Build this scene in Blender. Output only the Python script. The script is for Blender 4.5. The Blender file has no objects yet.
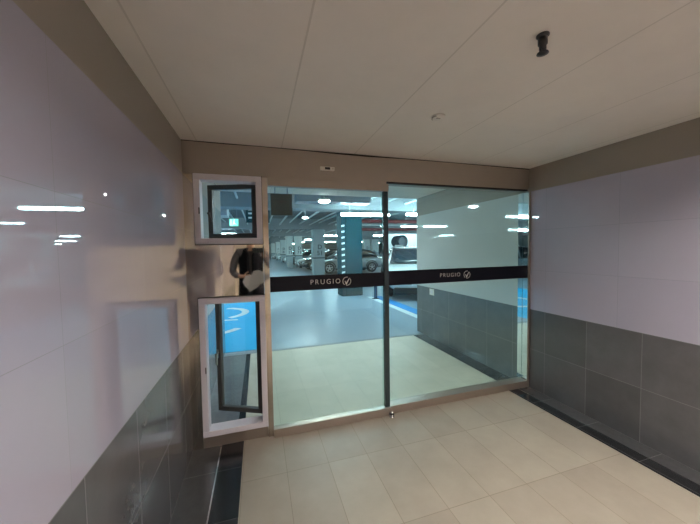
import bpy, bmesh, math, random
from mathutils import Vector, Matrix
random.seed(7)
SC = bpy.context.scene
COL = SC.collection
PI = math.pi

# ------------------------------------------------------------------ camera, world, exposure
CAM_Y, CAM_Z = -2.3445, 1.45
cd = bpy.data.cameras.new('camera')
cd.sensor_width = 36.0
cd.lens = 295.355 * 36.0 / 700.0
cd.clip_start = 0.01
cd.clip_end = 300
cam = bpy.data.objects.new('camera', cd)
COL.objects.link(cam)
yaw, pitch, roll = 0.3, -0.0431, -0.0158
fwd = Vector((math.sin(yaw) * math.cos(pitch), math.cos(yaw) * math.cos(pitch), math.sin(pitch)))
rt = Vector((math.cos(yaw), -math.sin(yaw), 0))
up = rt.cross(fwd)
r2 = rt * math.cos(roll) + up * math.sin(roll)
u2 = -rt * math.sin(roll) + up * math.cos(roll)
m = Matrix((r2, u2, -fwd)).transposed().to_4x4()
m.translation = Vector((0, CAM_Y, CAM_Z))
cam.matrix_world = m
SC.camera = cam

w = bpy.data.worlds.new('world')
SC.world = w
w.use_nodes = True
w.node_tree.nodes['Background'].inputs[0].default_value = (0.5, 0.7, 0.8, 1)
w.node_tree.nodes['Background'].inputs[1].default_value = 0.02

SC.view_settings.view_transform = 'Standard'
SC.view_settings.look = 'None'
SC.view_settings.exposure = 0.0
SC.view_settings.gamma = 1.0
SC.view_settings.use_curve_mapping = False
SC.cycles.max_bounces = 12
SC.cycles.transparent_max_bounces = 24
SC.cycles.glossy_bounces = 6
SC.cycles.diffuse_bounces = 5
SC.cycles.sample_clamp_indirect = 6.0

LOBBY_LAMP = 85.0       # emission of the lobby ceiling lamp
TUBE = 120.0            # emission of the garage tubes
LOBBY_COL = (1.0, 0.92, 0.85)
TUBE_COL = (0.60, 0.90, 1.0)

# ------------------------------------------------------------------ materials
def new_mat(name):
    mt = bpy.data.materials.new(name)
    mt.use_nodes = True
    nt = mt.node_tree
    return mt, nt, nt.nodes['Principled BSDF'], nt.nodes['Material Output']

def plain(name, col, rough=0.5, metal=0.0, var=0.06, scale=12.0, spec=0.5, coat=0.0, bump=0.0, rvar=0.0):
    """base colour with a little noise variation"""
    mt, nt, b, out = new_mat(name)
    tc = nt.nodes.new('ShaderNodeTexCoord')
    nz = nt.nodes.new('ShaderNodeTexNoise')
    nz.inputs['Scale'].default_value = scale
    nz.inputs['Detail'].default_value = 4
    nt.links.new(tc.outputs['Object'], nz.inputs['Vector'])
    mx = nt.nodes.new('ShaderNodeMix')
    mx.data_type = 'RGBA'
    mx.inputs[6].default_value = (*[c * (1 - var) for c in col], 1)
    mx.inputs[7].default_value = (*[min(1, c * (1 + var)) for c in col], 1)
    nt.links.new(nz.outputs['Fac'], mx.inputs[0])
    nt.links.new(mx.outputs[2], b.inputs['Base Color'])
    b.inputs['Roughness'].default_value = rough
    b.inputs['Metallic'].default_value = metal
    b.inputs['Specular IOR Level'].default_value = spec
    b.inputs['Coat Weight'].default_value = coat
    if rvar:
        mr = nt.nodes.new('ShaderNodeMapRange')
        mr.inputs['To Min'].default_value = max(0, rough - rvar)
        mr.inputs['To Max'].default_value = rough + rvar
        nt.links.new(nz.outputs['Fac'], mr.inputs['Value'])
        nt.links.new(mr.outputs[0], b.inputs['Roughness'])
    if bump:
        bp = nt.nodes.new('ShaderNodeBump')
        bp.inputs['Strength'].default_value = bump
        bp.inputs['Distance'].default_value = 0.01
        nt.links.new(nz.outputs['Fac'], bp.inputs['Height'])
        nt.links.new(bp.outputs[0], b.inputs['Normal'])
    return mt

def tiles(name, c1, c2, grout, tw, th, axes, origin=(0, 0), mortar=0.004, rough=0.2, noise=0.08, nscale=3.0, spec=0.5, bump=0.15, coat=0.0, wavy=0.0):
    """rectangular tiles on the plane of two object axes"""
    mt, nt, b, out = new_mat(name)
    L = nt.links.new
    tc = nt.nodes.new('ShaderNodeTexCoord')
    sx = nt.nodes.new('ShaderNodeSeparateXYZ')
    L(tc.outputs['Object'], sx.inputs[0])
    cx = nt.nodes.new('ShaderNodeCombineXYZ')
    for k in (0, 1):
        ad = nt.nodes.new('ShaderNodeMath')
        ad.operation = 'SUBTRACT'
        L(sx.outputs[axes[k]], ad.inputs[0])
        ad.inputs[1].default_value = origin[k]
        L(ad.outputs[0], cx.inputs[k])
    br = nt.nodes.new('ShaderNodeTexBrick')
    br.offset = 0.0
    br.squash = 1.0
    br.inputs['Scale'].default_value = 1.0
    br.inputs['Mortar Size'].default_value = mortar / 2
    br.inputs['Mortar Smooth'].default_value = 0.1
    br.inputs['Bias'].default_value = 0.0
    br.inputs['Brick Width'].default_value = tw
    br.inputs['Row Height'].default_value = th
    br.inputs['Color1'].default_value = (*c1, 1)
    br.inputs['Color2'].default_value = (*c2, 1)
    br.inputs['Mortar'].default_value = (*grout, 1)
    L(cx.outputs[0], br.inputs['Vector'])
    nz = nt.nodes.new('ShaderNodeTexNoise')
    nz.inputs['Scale'].default_value = nscale
    nz.inputs['Detail'].default_value = 6
    nz.inputs['Roughness'].default_value = 0.65
    L(tc.outputs['Object'], nz.inputs['Vector'])
    mr = nt.nodes.new('ShaderNodeMapRange')
    mr.inputs['From Min'].default_value = 0.25
    mr.inputs['From Max'].default_value = 0.75
    mr.inputs['To Min'].default_value = 1 - noise
    mr.inputs['To Max'].default_value = 1 + noise
    L(nz.outputs['Fac'], mr.inputs['Value'])
    vm = nt.nodes.new('ShaderNodeVectorMath')
    vm.operation = 'SCALE'
    L(br.outputs['Color'], vm.inputs[0])
    L(mr.outputs[0], vm.inputs['Scale'])
    L(vm.outputs[0], b.inputs['Base Color'])
    rr = nt.nodes.new('ShaderNodeMapRange')
    rr.inputs['To Min'].default_value = rough
    rr.inputs['To Max'].default_value = 0.7
    L(br.outputs['Fac'], rr.inputs['Value'])
    L(rr.outputs[0], b.inputs['Roughness'])
    b.inputs['Specular IOR Level'].default_value = spec
    b.inputs['Coat Weight'].default_value = coat
    inv = nt.nodes.new('ShaderNodeMath')
    inv.operation = 'SUBTRACT'
    inv.inputs[0].default_value = 1.0
    L(br.outputs['Fac'], inv.inputs[1])
    bp = nt.nodes.new('ShaderNodeBump')
    bp.inputs['Strength'].default_value = bump
    bp.inputs['Distance'].default_value = 0.003
    L(inv.outputs[0], bp.inputs['Height'])
    last = bp
    if wavy:
        n2 = nt.nodes.new('ShaderNodeTexNoise')
        n2.inputs['Scale'].default_value = 2.2
        n2.inputs['Detail'].default_value = 1
        L(tc.outputs['Object'], n2.inputs['Vector'])
        b2 = nt.nodes.new('ShaderNodeBump')
        b2.inputs['Strength'].default_value = wavy
        b2.inputs['Distance'].default_value = 0.01
        L(n2.outputs['Fac'], b2.inputs['Height'])
        L(bp.outputs[0], b2.inputs['Normal'])
        last = b2
    L(last.outputs[0], b.inputs['Normal'])
    return mt

def glass(name, tint):
    """pane: sees through, with a reflection that grows towards grazing"""
    mt, nt, b, out = new_mat(name)
    L = nt.links.new
    nt.nodes.remove(b)
    tr = nt.nodes.new('ShaderNodeBsdfTransparent')
    tr.inputs[0].default_value = (*tint, 1)
    gl = nt.nodes.new('ShaderNodeBsdfGlossy')
    gl.inputs['Roughness'].default_value = 0.0
    gl.inputs['Color'].default_value = (0.9, 1, 0.97, 1)
    lw = nt.nodes.new('ShaderNodeLayerWeight')
    lw.inputs['Blend'].default_value = 0.5
    pw = nt.nodes.new('ShaderNodeMath'); pw.operation = 'POWER'
    pw.inputs[1].default_value = 5.0
    L(lw.outputs['Facing'], pw.inputs[0])
    ma = nt.nodes.new('ShaderNodeMath'); ma.operation = 'MULTIPLY_ADD'
    L(pw.outputs[0], ma.inputs[0])
    ma.inputs[1].default_value = 0.96
    ma.inputs[2].default_value = 0.035
    mx = nt.nodes.new('ShaderNodeMixShader')
    L(ma.outputs[0], mx.inputs[0]); L(tr.outputs[0], mx.inputs[1]); L(gl.outputs[0], mx.inputs[2])
    L(mx.outputs[0], out.inputs['Surface'])
    return mt

def emit(name, col, strength):
    mt, nt, b, out = new_mat(name)
    b.inputs['Base Color'].default_value = (0.8, 0.8, 0.8, 1)
    b.inputs['Emission Color'].default_value = (*col, 1)
    b.inputs['Emission Strength'].default_value = strength
    return mt

M = {}
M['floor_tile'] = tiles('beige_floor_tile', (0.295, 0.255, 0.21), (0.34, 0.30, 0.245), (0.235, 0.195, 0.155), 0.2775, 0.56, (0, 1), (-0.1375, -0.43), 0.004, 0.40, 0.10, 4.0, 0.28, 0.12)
M['floor_border'] = tiles('dark_border_stone', (0.016, 0.016, 0.018), (0.024, 0.023, 0.026), (0.05, 0.048, 0.045), 0.6, 0.4, (0, 1), (-0.6, -0.28), 0.003, 0.18, 0.15, 20, 0.5, 0.1)
M['border_grey'] = tiles('grey_border_stone', (0.06, 0.06, 0.062), (0.075, 0.073, 0.075), (0.1, 0.1, 0.1), 0.6, 0.4, (0, 1), (-0.6, -0.28), 0.003, 0.09, 0.15, 20, 0.6, 0.1)
M['outer_border'] = tiles('grey_outer_border_stone', (0.17, 0.165, 0.175), (0.20, 0.195, 0.205), (0.1, 0.1, 0.1), 0.6, 0.4, (0, 1), (-0.6, -0.28), 0.003, 0.2, 0.15, 20, 0.5, 0.1)
M['wall_tile'] = tiles('pale_polished_wall_tile', (0.37, 0.345, 0.42), (0.385, 0.36, 0.435), (0.25, 0.24, 0.26), 0.60, 0.40, (1, 2), (-0.193, 0.81), 0.002, 0.025, 0.03, 2.0, 0.5, 0.05, 0.0, 0.02)
M['wainscot_tile'] = tiles('dark_grey_wall_tile', (0.078, 0.075, 0.078), (0.10, 0.096, 0.10), (0.125, 0.12, 0.12), 0.38, 0.405, (1, 2), (-0.193, -0.0), 0.004, 0.16, 0.14, 6.0, 0.55, 0.15, 0.0, 0.04)
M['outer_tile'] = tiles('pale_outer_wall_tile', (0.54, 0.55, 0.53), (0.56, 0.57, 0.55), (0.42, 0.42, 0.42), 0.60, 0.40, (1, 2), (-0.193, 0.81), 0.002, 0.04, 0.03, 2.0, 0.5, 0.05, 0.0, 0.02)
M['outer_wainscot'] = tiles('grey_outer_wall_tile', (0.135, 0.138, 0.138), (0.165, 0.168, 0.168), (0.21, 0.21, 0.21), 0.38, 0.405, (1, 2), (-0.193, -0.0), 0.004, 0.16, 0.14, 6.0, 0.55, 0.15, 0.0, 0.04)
M['wall_band'] = plain('brown_painted_plaster', (0.27, 0.235, 0.20), 0.55, 0, 0.05, 5)
M['ceiling'] = tiles('painted_ceiling_board', (0.78, 0.715, 0.655), (0.79, 0.725, 0.665), (0.64, 0.58, 0.52), 0.585, 6.0, (0, 1), (0.19, -5.9), 0.008, 0.75, 0.05, 2.5, 0.25, 0.3)
M['beige_wall'] = tiles('beige_lobby_wall_tile', (0.78, 0.70, 0.57), (0.81, 0.73, 0.60), (0.5, 0.46, 0.38), 0.6, 0.6, (0, 2), (0, 0), 0.003, 0.3, 0.04)
M['header'] = plain('brown_hairline_steel', (0.36, 0.31, 0.265), 0.42, 0.5, 0.05, 8)
M['mirror_steel'] = plain('polished_steel', (0.80, 0.72, 0.60), 0.035, 1.0, 0.03, 3)
M['post_steel'] = plain('polished_post_steel', (0.56, 0.50, 0.44), 0.06, 1.0, 0.03, 3)
M['jamb_steel'] = plain('mirror_polished_jamb_steel', (0.80, 0.84, 0.84), 0.03, 1.0, 0.02, 3)
M['steel'] = plain('satin_steel', (0.62, 0.55, 0.48), 0.26, 0.9, 0.05, 6, rvar=0.06)
M['rail_steel'] = plain('brown_satin_rail_steel', (0.40, 0.34, 0.29), 0.34, 0.75, 0.08, 6, rvar=0.08)
M['trim_bright'] = plain('bright_trim_metal', (0.75, 0.75, 0.74), 0.15, 1.0, 0.02, 6)
M['frame_paint'] = plain('pale_lilac_window_frame_paint', (0.66, 0.615, 0.665), 0.38, 0, 0.03, 6)
M['sash_paint'] = plain('dark_grey_sash_paint', (0.072, 0.066, 0.064), 0.35, 0.2, 0.05, 8)
M['stile'] = plain('dark_green_grey_stile', (0.035, 0.055, 0.06), 0.25, 0.4, 0.05, 8)
M['black'] = plain('black_plastic', (0.012, 0.012, 0.014), 0.4, 0, 0.1, 12)
M['black_gap'] = plain('black_sealant', (0.012, 0.01, 0.009), 0.8, 0, 0.2, 30)
M['band'] = plain('blue_black_film', (0.007, 0.007, 0.014), 0.4, 0, 0.05, 12, 0.15)
M['white_mark'] = plain('white_film', (0.75, 0.73, 0.68), 0.5, 0, 0.03, 12)
M['glass_door'] = glass('green_door_glass', (0.90, 0.965, 0.945))
M['glass_window'] = glass('clear_window_glass', (0.95, 0.98, 0.98))
M['gasket'] = plain('black_rubber', (0.015, 0.015, 0.016), 0.6, 0, 0.1, 20)
M['white_plastic'] = plain('white_plastic', (0.72, 0.68, 0.62), 0.4, 0, 0.03, 10)
# garage
M['garage_floor'] = plain('grey_blue_epoxy_floor', (0.235, 0.30, 0.37), 0.32, 0, 0.10, 0.6, 0.5, rvar=0.10)
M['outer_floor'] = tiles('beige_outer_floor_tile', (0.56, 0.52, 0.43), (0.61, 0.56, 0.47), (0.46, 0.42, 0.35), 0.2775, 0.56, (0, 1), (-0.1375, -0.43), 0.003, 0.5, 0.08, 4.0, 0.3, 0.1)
M['bay_blue'] = plain('bright_blue_floor_paint', (0.015, 0.44, 0.80), 0.55, 0, 0.05, 2, 0.2)
M['line_blue'] = plain('deep_blue_line_paint', (0.015, 0.22, 0.55), 0.45, 0, 0.05, 2)
M['line_white'] = plain('white_line_paint', (0.75, 0.80, 0.82), 0.4, 0, 0.04, 6)
M['concrete'] = plain('grey_concrete', (0.28, 0.31, 0.33), 0.8, 0, 0.12, 3)
M['dark_concrete'] = plain('dark_sprayed_concrete', (0.12, 0.16, 0.18), 0.9, 0, 0.25, 4, bump=0.3)
M['column_white'] = plain('off_white_column_paint', (0.66, 0.70, 0.70), 0.55, 0, 0.04, 4)
M['column_grey'] = plain('blue_grey_column_paint', (0.36, 0.44, 0.48), 0.55, 0, 0.04, 4)
M['teal'] = plain('teal_column_paint', (0.004, 0.046, 0.062), 0.75, 0, 0.06, 4, 0.15)
M['pipe_white'] = plain('pale_pipe_paint', (0.62, 0.68, 0.70), 0.4, 0, 0.05, 4)
M['pipe_red'] = plain('red_pipe_paint', (0.28, 0.055, 0.06), 0.4, 0, 0.08, 4)
M['duct'] = plain('galvanised_duct', (0.33, 0.36, 0.42), 0.45, 0.5, 0.12, 5)
M['tube'] = emit('lit_tube', TUBE_COL, TUBE)
M['tube_far'] = emit('lit_far_tube', TUBE_COL, TUBE)
M['lamp_white'] = emit('lit_round_lamp', (0.85, 0.97, 1.0), 380)
M['soffit_fill_lamp'] = emit('lit_soffit_fill_lamp', (0.85, 1.0, 0.97), 110)
M['lobby_lamp'] = emit('lit_lobby_diffuser', LOBBY_COL, LOBBY_LAMP)
M['exit_green'] = emit('lit_green_sign', (0.02, 0.75, 0.45), 1.6)
M['exit_white'] = emit('lit_white_sign', (0.8, 1.0, 0.95), 2.0)
M['sign_black'] = plain('dark_sign_casing', (0.018, 0.026, 0.028), 0.45, 0, 0.1, 10)
M['sign_red'] = plain('dim_red_led', (0.075, 0.02, 0.022), 0.5, 0, 0.1, 10)
M['letter_dark'] = plain('dark_letter_paint', (0.02, 0.05, 0.07), 0.6, 0, 0.05, 10)
M['tyre'] = plain('tyre_rubber', (0.018, 0.018, 0.02), 0.8, 0, 0.1, 20)
M['rim'] = plain('alloy_rim', (0.6, 0.62, 0.64), 0.3, 0.8, 0.05, 10)
M['car_glass'] = plain('dark_car_glass', (0.015, 0.03, 0.04), 0.05, 0, 0.05, 4, spec=0.8)
M['car_trim'] = plain('black_car_trim', (0.015, 0.018, 0.022), 0.4, 0, 0.1, 10)
M['headlight'] = plain('clear_headlight', (0.75, 0.8, 0.85), 0.08, 0.4, 0.05, 10)
M['taillight'] = plain('red_taillight', (0.35, 0.02, 0.02), 0.15, 0, 0.05, 10)
for nm, c in dict(white=(0.80, 0.82, 0.83), silver=(0.36, 0.40, 0.43), grey=(0.11, 0.13, 0.15), black=(0.015, 0.02, 0.026), blue=(0.03, 0.07, 0.14)).items():
    M['car_' + nm] = plain(nm + '_car_paint', c, 0.25, 0.15, 0.02, 3, coat=0.8)
# person
M['skin'] = plain('skin', (0.50, 0.31, 0.22), 0.5, 0, 0.06, 20)
M['hair'] = plain('black_hair', (0.012, 0.010, 0.009), 0.5, 0, 0.3, 60)
M['shirt'] = plain('grey_shirt_cloth', (0.13, 0.12, 0.125), 0.9, 0, 0.1, 30, 0.1, bump=0.2)
M['vest'] = plain('black_vest_cloth', (0.009, 0.009, 0.013), 0.9, 0, 0.2, 30, 0.08, bump=0.2)
M['trousers'] = plain('dark_trouser_cloth', (0.012, 0.013, 0.018), 0.9, 0, 0.2, 30, 0.08)
M['paper'] = plain('pale_grey_paper', (0.50, 0.47, 0.48), 0.7, 0, 0.05, 6)
M['eye'] = plain('eye_white', (0.8, 0.78, 0.75), 0.2, 0, 0.02, 10)

# ------------------------------------------------------------------ mesh helpers
def link(name, bm, mat, parent=None, smooth=False, bevel=0.0, sub=0):
    me = bpy.data.meshes.new(name)
    bmesh.ops.recalc_face_normals(bm, faces=bm.faces)
    bm.to_mesh(me)
    bm.free()
    o = bpy.data.objects.new(name, me)
    COL.objects.link(o)
    me.materials.append(M[mat] if isinstance(mat, str) else mat)
    if parent:
        o.parent = parent
    if smooth:
        for p in me.polygons:
            p.use_smooth = True
    if bevel:
        bv = o.modifiers.new('bevel', 'BEVEL')
        bv.width = bevel
        bv.segments = 2
        bv.limit_method = 'ANGLE'
    if sub:
        s = o.modifiers.new('subsurf', 'SUBSURF')
        s.levels = sub
        s.render_levels = sub
    return o

def box(bm, x0, x1, y0, y1, z0, z1):
    vs = [bm.verts.new((x, y, z)) for x in (x0, x1) for y in (y0, y1) for z in (z0, z1)]
    for f in ((0, 1, 3, 2), (4, 6, 7, 5), (0, 4, 5, 1), (2, 3, 7, 6), (0, 2, 6, 4), (1, 5, 7, 3)):
        bm.faces.new([vs[i] for i in f])
    return vs

def B(*boxes):
    bm = bmesh.new()
    for b in boxes:
        box(bm, *b)
    return bm

def cyl(bm, p0, p1, r0, r1=None, n=20, caps=True):
    r1 = r0 if r1 is None else r1
    p0, p1 = Vector(p0), Vector(p1)
    d = (p1 - p0).normalized()
    a = d.orthogonal().normalized()
    b = d.cross(a)
    ring = []
    for p, r in ((p0, r0), (p1, r1)):
        ring.append([bm.verts.new(p + (a * math.cos(2 * PI * k / n) + b * math.sin(2 * PI * k / n)) * r) for k in range(n)])
    for k in range(n):
        bm.faces.new((ring[0][k], ring[0][(k + 1) % n], ring[1][(k + 1) % n], ring[1][k]))
    if caps:
        bm.faces.new(ring[0][::-1])
        bm.faces.new(ring[1])

def lathe(bm, prof, c, axis='z', n=28):
    """prof: list of (radius, height along axis) from c"""
    rings = []
    for r, h in prof:
        row = []
        for k in range(n):
            a = 2 * PI * k / n
            q = {'z': (r * math.cos(a), r * math.sin(a), h), 'y': (r * math.cos(a), h, r * math.sin(a)), 'x': (h, r * math.cos(a), r * math.sin(a))}[axis]
            row.append(bm.verts.new(Vector(c) + Vector(q)))
        rings.append(row)
    for i in range(len(rings) - 1):
        for k in range(n):
            bm.faces.new((rings[i][k], rings[i][(k + 1) % n], rings[i + 1][(k + 1) % n], rings[i + 1][k]))
    bm.faces.new(rings[0])
    bm.faces.new(rings[-1][::-1])

def poly(bm, pts, off):
    """flat outline given a thickness vector"""
    off = Vector(off)
    a = [bm.verts.new(Vector(p)) for p in pts]
    b = [bm.verts.new(Vector(p) + off) for p in pts]
    bm.faces.new(a)
    bm.faces.new(b[::-1])
    n = len(a)
    for k in range(n):
        bm.faces.new((a[k], b[k], b[(k + 1) % n], a[(k + 1) % n]))

def arc(bm, c, r, w, a0, a1, flat, off, n=24):
    """ring segment in a plane; flat(u, v) -> point"""
    off = Vector(off)
    rows = []
    for k in range(n + 1):
        a = math.radians(a0 + (a1 - a0) * k / n)
        q = []
        for rr in (r - w / 2, r + w / 2):
            p = Vector(flat(c[0] + rr * math.cos(a), c[1] + rr * math.sin(a)))
            q += [bm.verts.new(p), bm.verts.new(p + off)]
        rows.append(q)
    for k in range(n):
        A, C = rows[k], rows[k + 1]
        for i, j in ((0, 2), (2, 3), (3, 1), (1, 0)):
            bm.faces.new((A[i], A[j], C[j], C[i]))
    if abs(a1 - a0) < 359:
        bm.faces.new((rows[0][0], rows[0][1], rows[0][3], rows[0][2]))
        bm.faces.new((rows[-1][0], rows[-1][2], rows[-1][3], rows[-1][1]))

def each(name, mat, parent, *boxes, **k):
    for b in boxes:
        link(name, B(b), mat, parent, **k)

def tag(o, label, cat, group=None, kind=None):
    o['label'] = label
    o['category'] = cat
    if group:
        o['group'] = group
    if kind:
        o['kind'] = kind
    return o

def empty(name, loc=(0, 0, 0), rz=0.0):
    o = bpy.data.objects.new(name, None)
    o.empty_display_size = 0.1
    COL.objects.link(o)
    o.location = loc
    o.rotation_euler = (0, 0, rz)
    return o

def struct(name, bm, mat, label, cat, **k):
    return tag(link(name, bm, mat, **k), label, cat, kind='structure')

def text_mesh(name, s, size, mat, parent, loc, rot, space=1.0, ext=0.0008, bold=0.0, sx=1.0):
    cu = bpy.data.curves.new(name, 'FONT')
    cu.body = s
    cu.size = size
    cu.space_character = space
    cu.extrude = ext
    cu.offset = bold
    cu.align_x = 'CENTER'
    cu.align_y = 'CENTER'
    tmp = bpy.data.objects.new(name + '_src', cu)
    COL.objects.link(tmp)
    bpy.context.view_layer.update()
    me = bpy.data.meshes.new_from_object(tmp.evaluated_get(bpy.context.evaluated_depsgraph_get()))
    bpy.data.objects.remove(tmp)
    me.materials.clear()
    me.materials.append(M[mat])
    o = bpy.data.objects.new(name, me)
    COL.objects.link(o)
    o.parent = parent
    o.location = loc
    o.rotation_euler = rot
    o.scale = (sx, 1, 1)
    return o

# ------------------------------------------------------------------ the lobby
XL, XR, H = -0.494, 2.632, 2.232
YB = -4.4      # the lobby runs on behind the photographer
WZ = 0.812
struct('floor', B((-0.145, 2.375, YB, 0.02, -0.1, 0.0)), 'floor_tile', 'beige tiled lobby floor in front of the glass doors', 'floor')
struct('floor_border', B((-0.30, -0.145, YB, 0.02, -0.1, 0.0)), 'floor_border', 'black polished stone strip along the left edge of the lobby floor', 'floor border')
struct('floor_border', B((XL, -0.30, YB, 0.02, -0.1, 0.0)), 'border_grey', 'grey polished stone strip between left wall and black floor border', 'floor border')
struct('floor_border', B((2.375, 2.49, YB, 0.02, -0.1, 0.0)), 'floor_border', 'black polished stone strip along the right edge of the beige lobby floor', 'floor border')
struct('floor_border', B((2.49, XR, YB, 0.02, -0.1, 0.0)), 'border_grey', 'grey polished stone strip at the foot of the right wall', 'floor border')
struct('trim_1', B((-0.306, -0.298, YB, -0.03, 0.0, 0.005)), 'trim_bright', 'thin shiny metal strip in the dark left floor border', 'floor trim')
struct('trim_2', B((2.486, 2.492, YB, -0.03, 0.0, 0.004)), 'trim_bright', 'thin shiny metal strip in the dark right floor border', 'floor trim')
LAMPS = [(1.50, -2.45, 0.65, 0.17), (1.25, -3.75, 0.40, 0.17)]      # x, y, half sizes of the lamp recesses
parts, y0 = [], 0.16
for lx, ly, hx, hy in LAMPS:
    a, b = ly + hy + 0.02, ly - hy - 0.02
    parts += [(XL - 0.1, XR + 0.1, a, y0, H, H + 0.1), (XL - 0.1, lx - hx - 0.02, b, a, H, H + 0.1), (lx + hx + 0.02, XR + 0.1, b, a, H, H + 0.1)]
    y0 = b
parts.append((XL - 0.1, XR + 0.1, YB, y0, H, H + 0.1))
struct('ceiling', B(*parts), 'ceiling', 'painted board lobby ceiling with long straight joints', 'ceiling')

def wall_side(name, x0, x1, ya, yb, lab, top=H, tl='wall_tile', wt='wainscot_tile'):
    r = empty(name, (0, 0, 0))
    tag(r, lab, 'wall', kind='structure')
    link('wainscot', B((x0, x1, ya, yb, -0.1, WZ)), wt, r)
    link('upper_tiling', B((x0, x1, ya, yb, WZ, 2.0)), tl, r)
    link('painted_band', B((x0, x1, ya, yb, 2.0, top)), 'wall_band', r)
    return r
wall_side('wall_left', XL - 0.12, XL, YB, 0.0, 'left lobby wall of pale polished tile over dark grey wainscot')
wall_side('wall_right', XR, XR + 0.12, YB, 0.0, 'right lobby wall of pale tile over matching dark grey wainscot')
struct('wall_back', B((XL, XR, YB - 0.12, YB, -0.1, H)), 'beige_wall', 'beige tiled wall at the far end of the lobby, mirrored in the steel panel', 'wall')

# recessed lamp above the photographer; the shorter one is added, brightening the back wall
for (lx, ly, hx, hy), lab in zip(LAMPS, ('recessed strip lamp in the lobby ceiling above the photographer', 'shorter recessed fill lamp added behind the photographer to brighten the back wall')):
    r = empty('ceiling_lamp', (lx, ly, H))
    tag(r, lab, 'ceiling lamp', 'lobby ceiling lamps')
    dp = 0.13
    for b in ((-hx - 0.02, hx + 0.02, -hy - 0.02, -hy, 0, dp), (-hx - 0.02, hx + 0.02, hy, hy + 0.02, 0, dp), (-hx - 0.02, -hx, -hy, hy, 0, dp), (hx, hx + 0.02, -hy, hy, 0, dp)):
        link('recess_side', B(b), 'black', r)
    link('diffuser', B((-hx, hx, -hy, hy, dp, dp + 0.02)), 'lobby_lamp', r)

# ------------------------------------------------------------------ the front: header, cladding, posts
struct('trim_3', B((XL, 1.062, 0.0, 0.16, 2.0, H), (1.062, XR, 0.0, 0.16, 2.024, H)), 'header', 'brown hairline steel header across the top of the glass doors', 'header')
bm = bmesh.new()
xs = [XL, -0.2, 0.0, 0.35, 0.6, 0.9, 1.2, 1.7, 2.1, XR]
hs = [0.004, 0.007, 0.003, 0.006, 0.012, 0.014, 0.007, 0.004, 0.006, 0.009]
tp = [bm.verts.new((x, -0.004, H)) for x in xs]
bt = [bm.verts.new((x, -0.004, H - h)) for x, h in zip(xs, hs)]
tp2 = [bm.verts.new((x, 0.0, H)) for x in xs]
bt2 = [bm.verts.new((x, 0.0, H - h)) for x, h in zip(xs, hs)]
for i in range(len(xs) - 1):
    for a, b in ((tp, bt), (bt, bt2), (bt2, tp2), (tp2, tp)):
        bm.faces.new((a[i], b[i], b[i + 1], a[i + 1]))
struct('trim_4', bm, 'black_gap', 'uneven black gap between ceiling and door header', 'joint')
struct('trim_5', B((XL, -0.425, 0.0, 0.1, 0.0, 2.0)), 'mirror_steel', 'narrow polished steel strip between left wall and window frames', 'cladding')
struct('trim_6', B((-0.425, 0.035, 0.0, 0.1, 1.112, 1.502)), 'mirror_steel', 'polished steel panel between upper and lower window, mirroring the photographer', 'cladding')
struct('trim_7', B((-0.425, 0.035, 0.0, 0.1, 0.0, 0.094)), 'rail_steel', 'brown steel sill under the lower window', 'cladding')
struct('trim_8', B((0.038, 0.078, -0.012, 0.1, 0.0, 2.0)), 'post_steel', 'upright polished steel post between windows and left glass door', 'post')
struct('trim_9', B((2.620, XR, -0.02, 0.112, 0.0, 2.0)), 'jamb_steel', 'mirror polished steel jamb at the right edge of the doors', 'jamb')
struct('trim_10', B((2.606, 2.634, -0.026, -0.0205, 0.0, 2.0)), 'rail_steel', 'brown steel cover strip on the right door jamb', 'jamb')

# door sensor on the header
r = empty('door_sensor', (0.545, 0.0, 2.096))
tag(r, 'small pale motion sensor with dark eye on the brown door header', 'sensor')
link('housing', B((-0.058, 0.058, -0.02, 0.0, -0.014, 0.014)), 'white_plastic', r, bevel=0.003)
link('sensor_eye', B((-0.022, 0.02, -0.0225, -0.019, -0.009, 0.009)), 'black', r)
bm = bmesh.new()
cyl(bm, (0.042, -0.023, 0), (0.042, -0.019, 0), 0.006)
link('indicator', bm, 'trim_bright', r)

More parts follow.
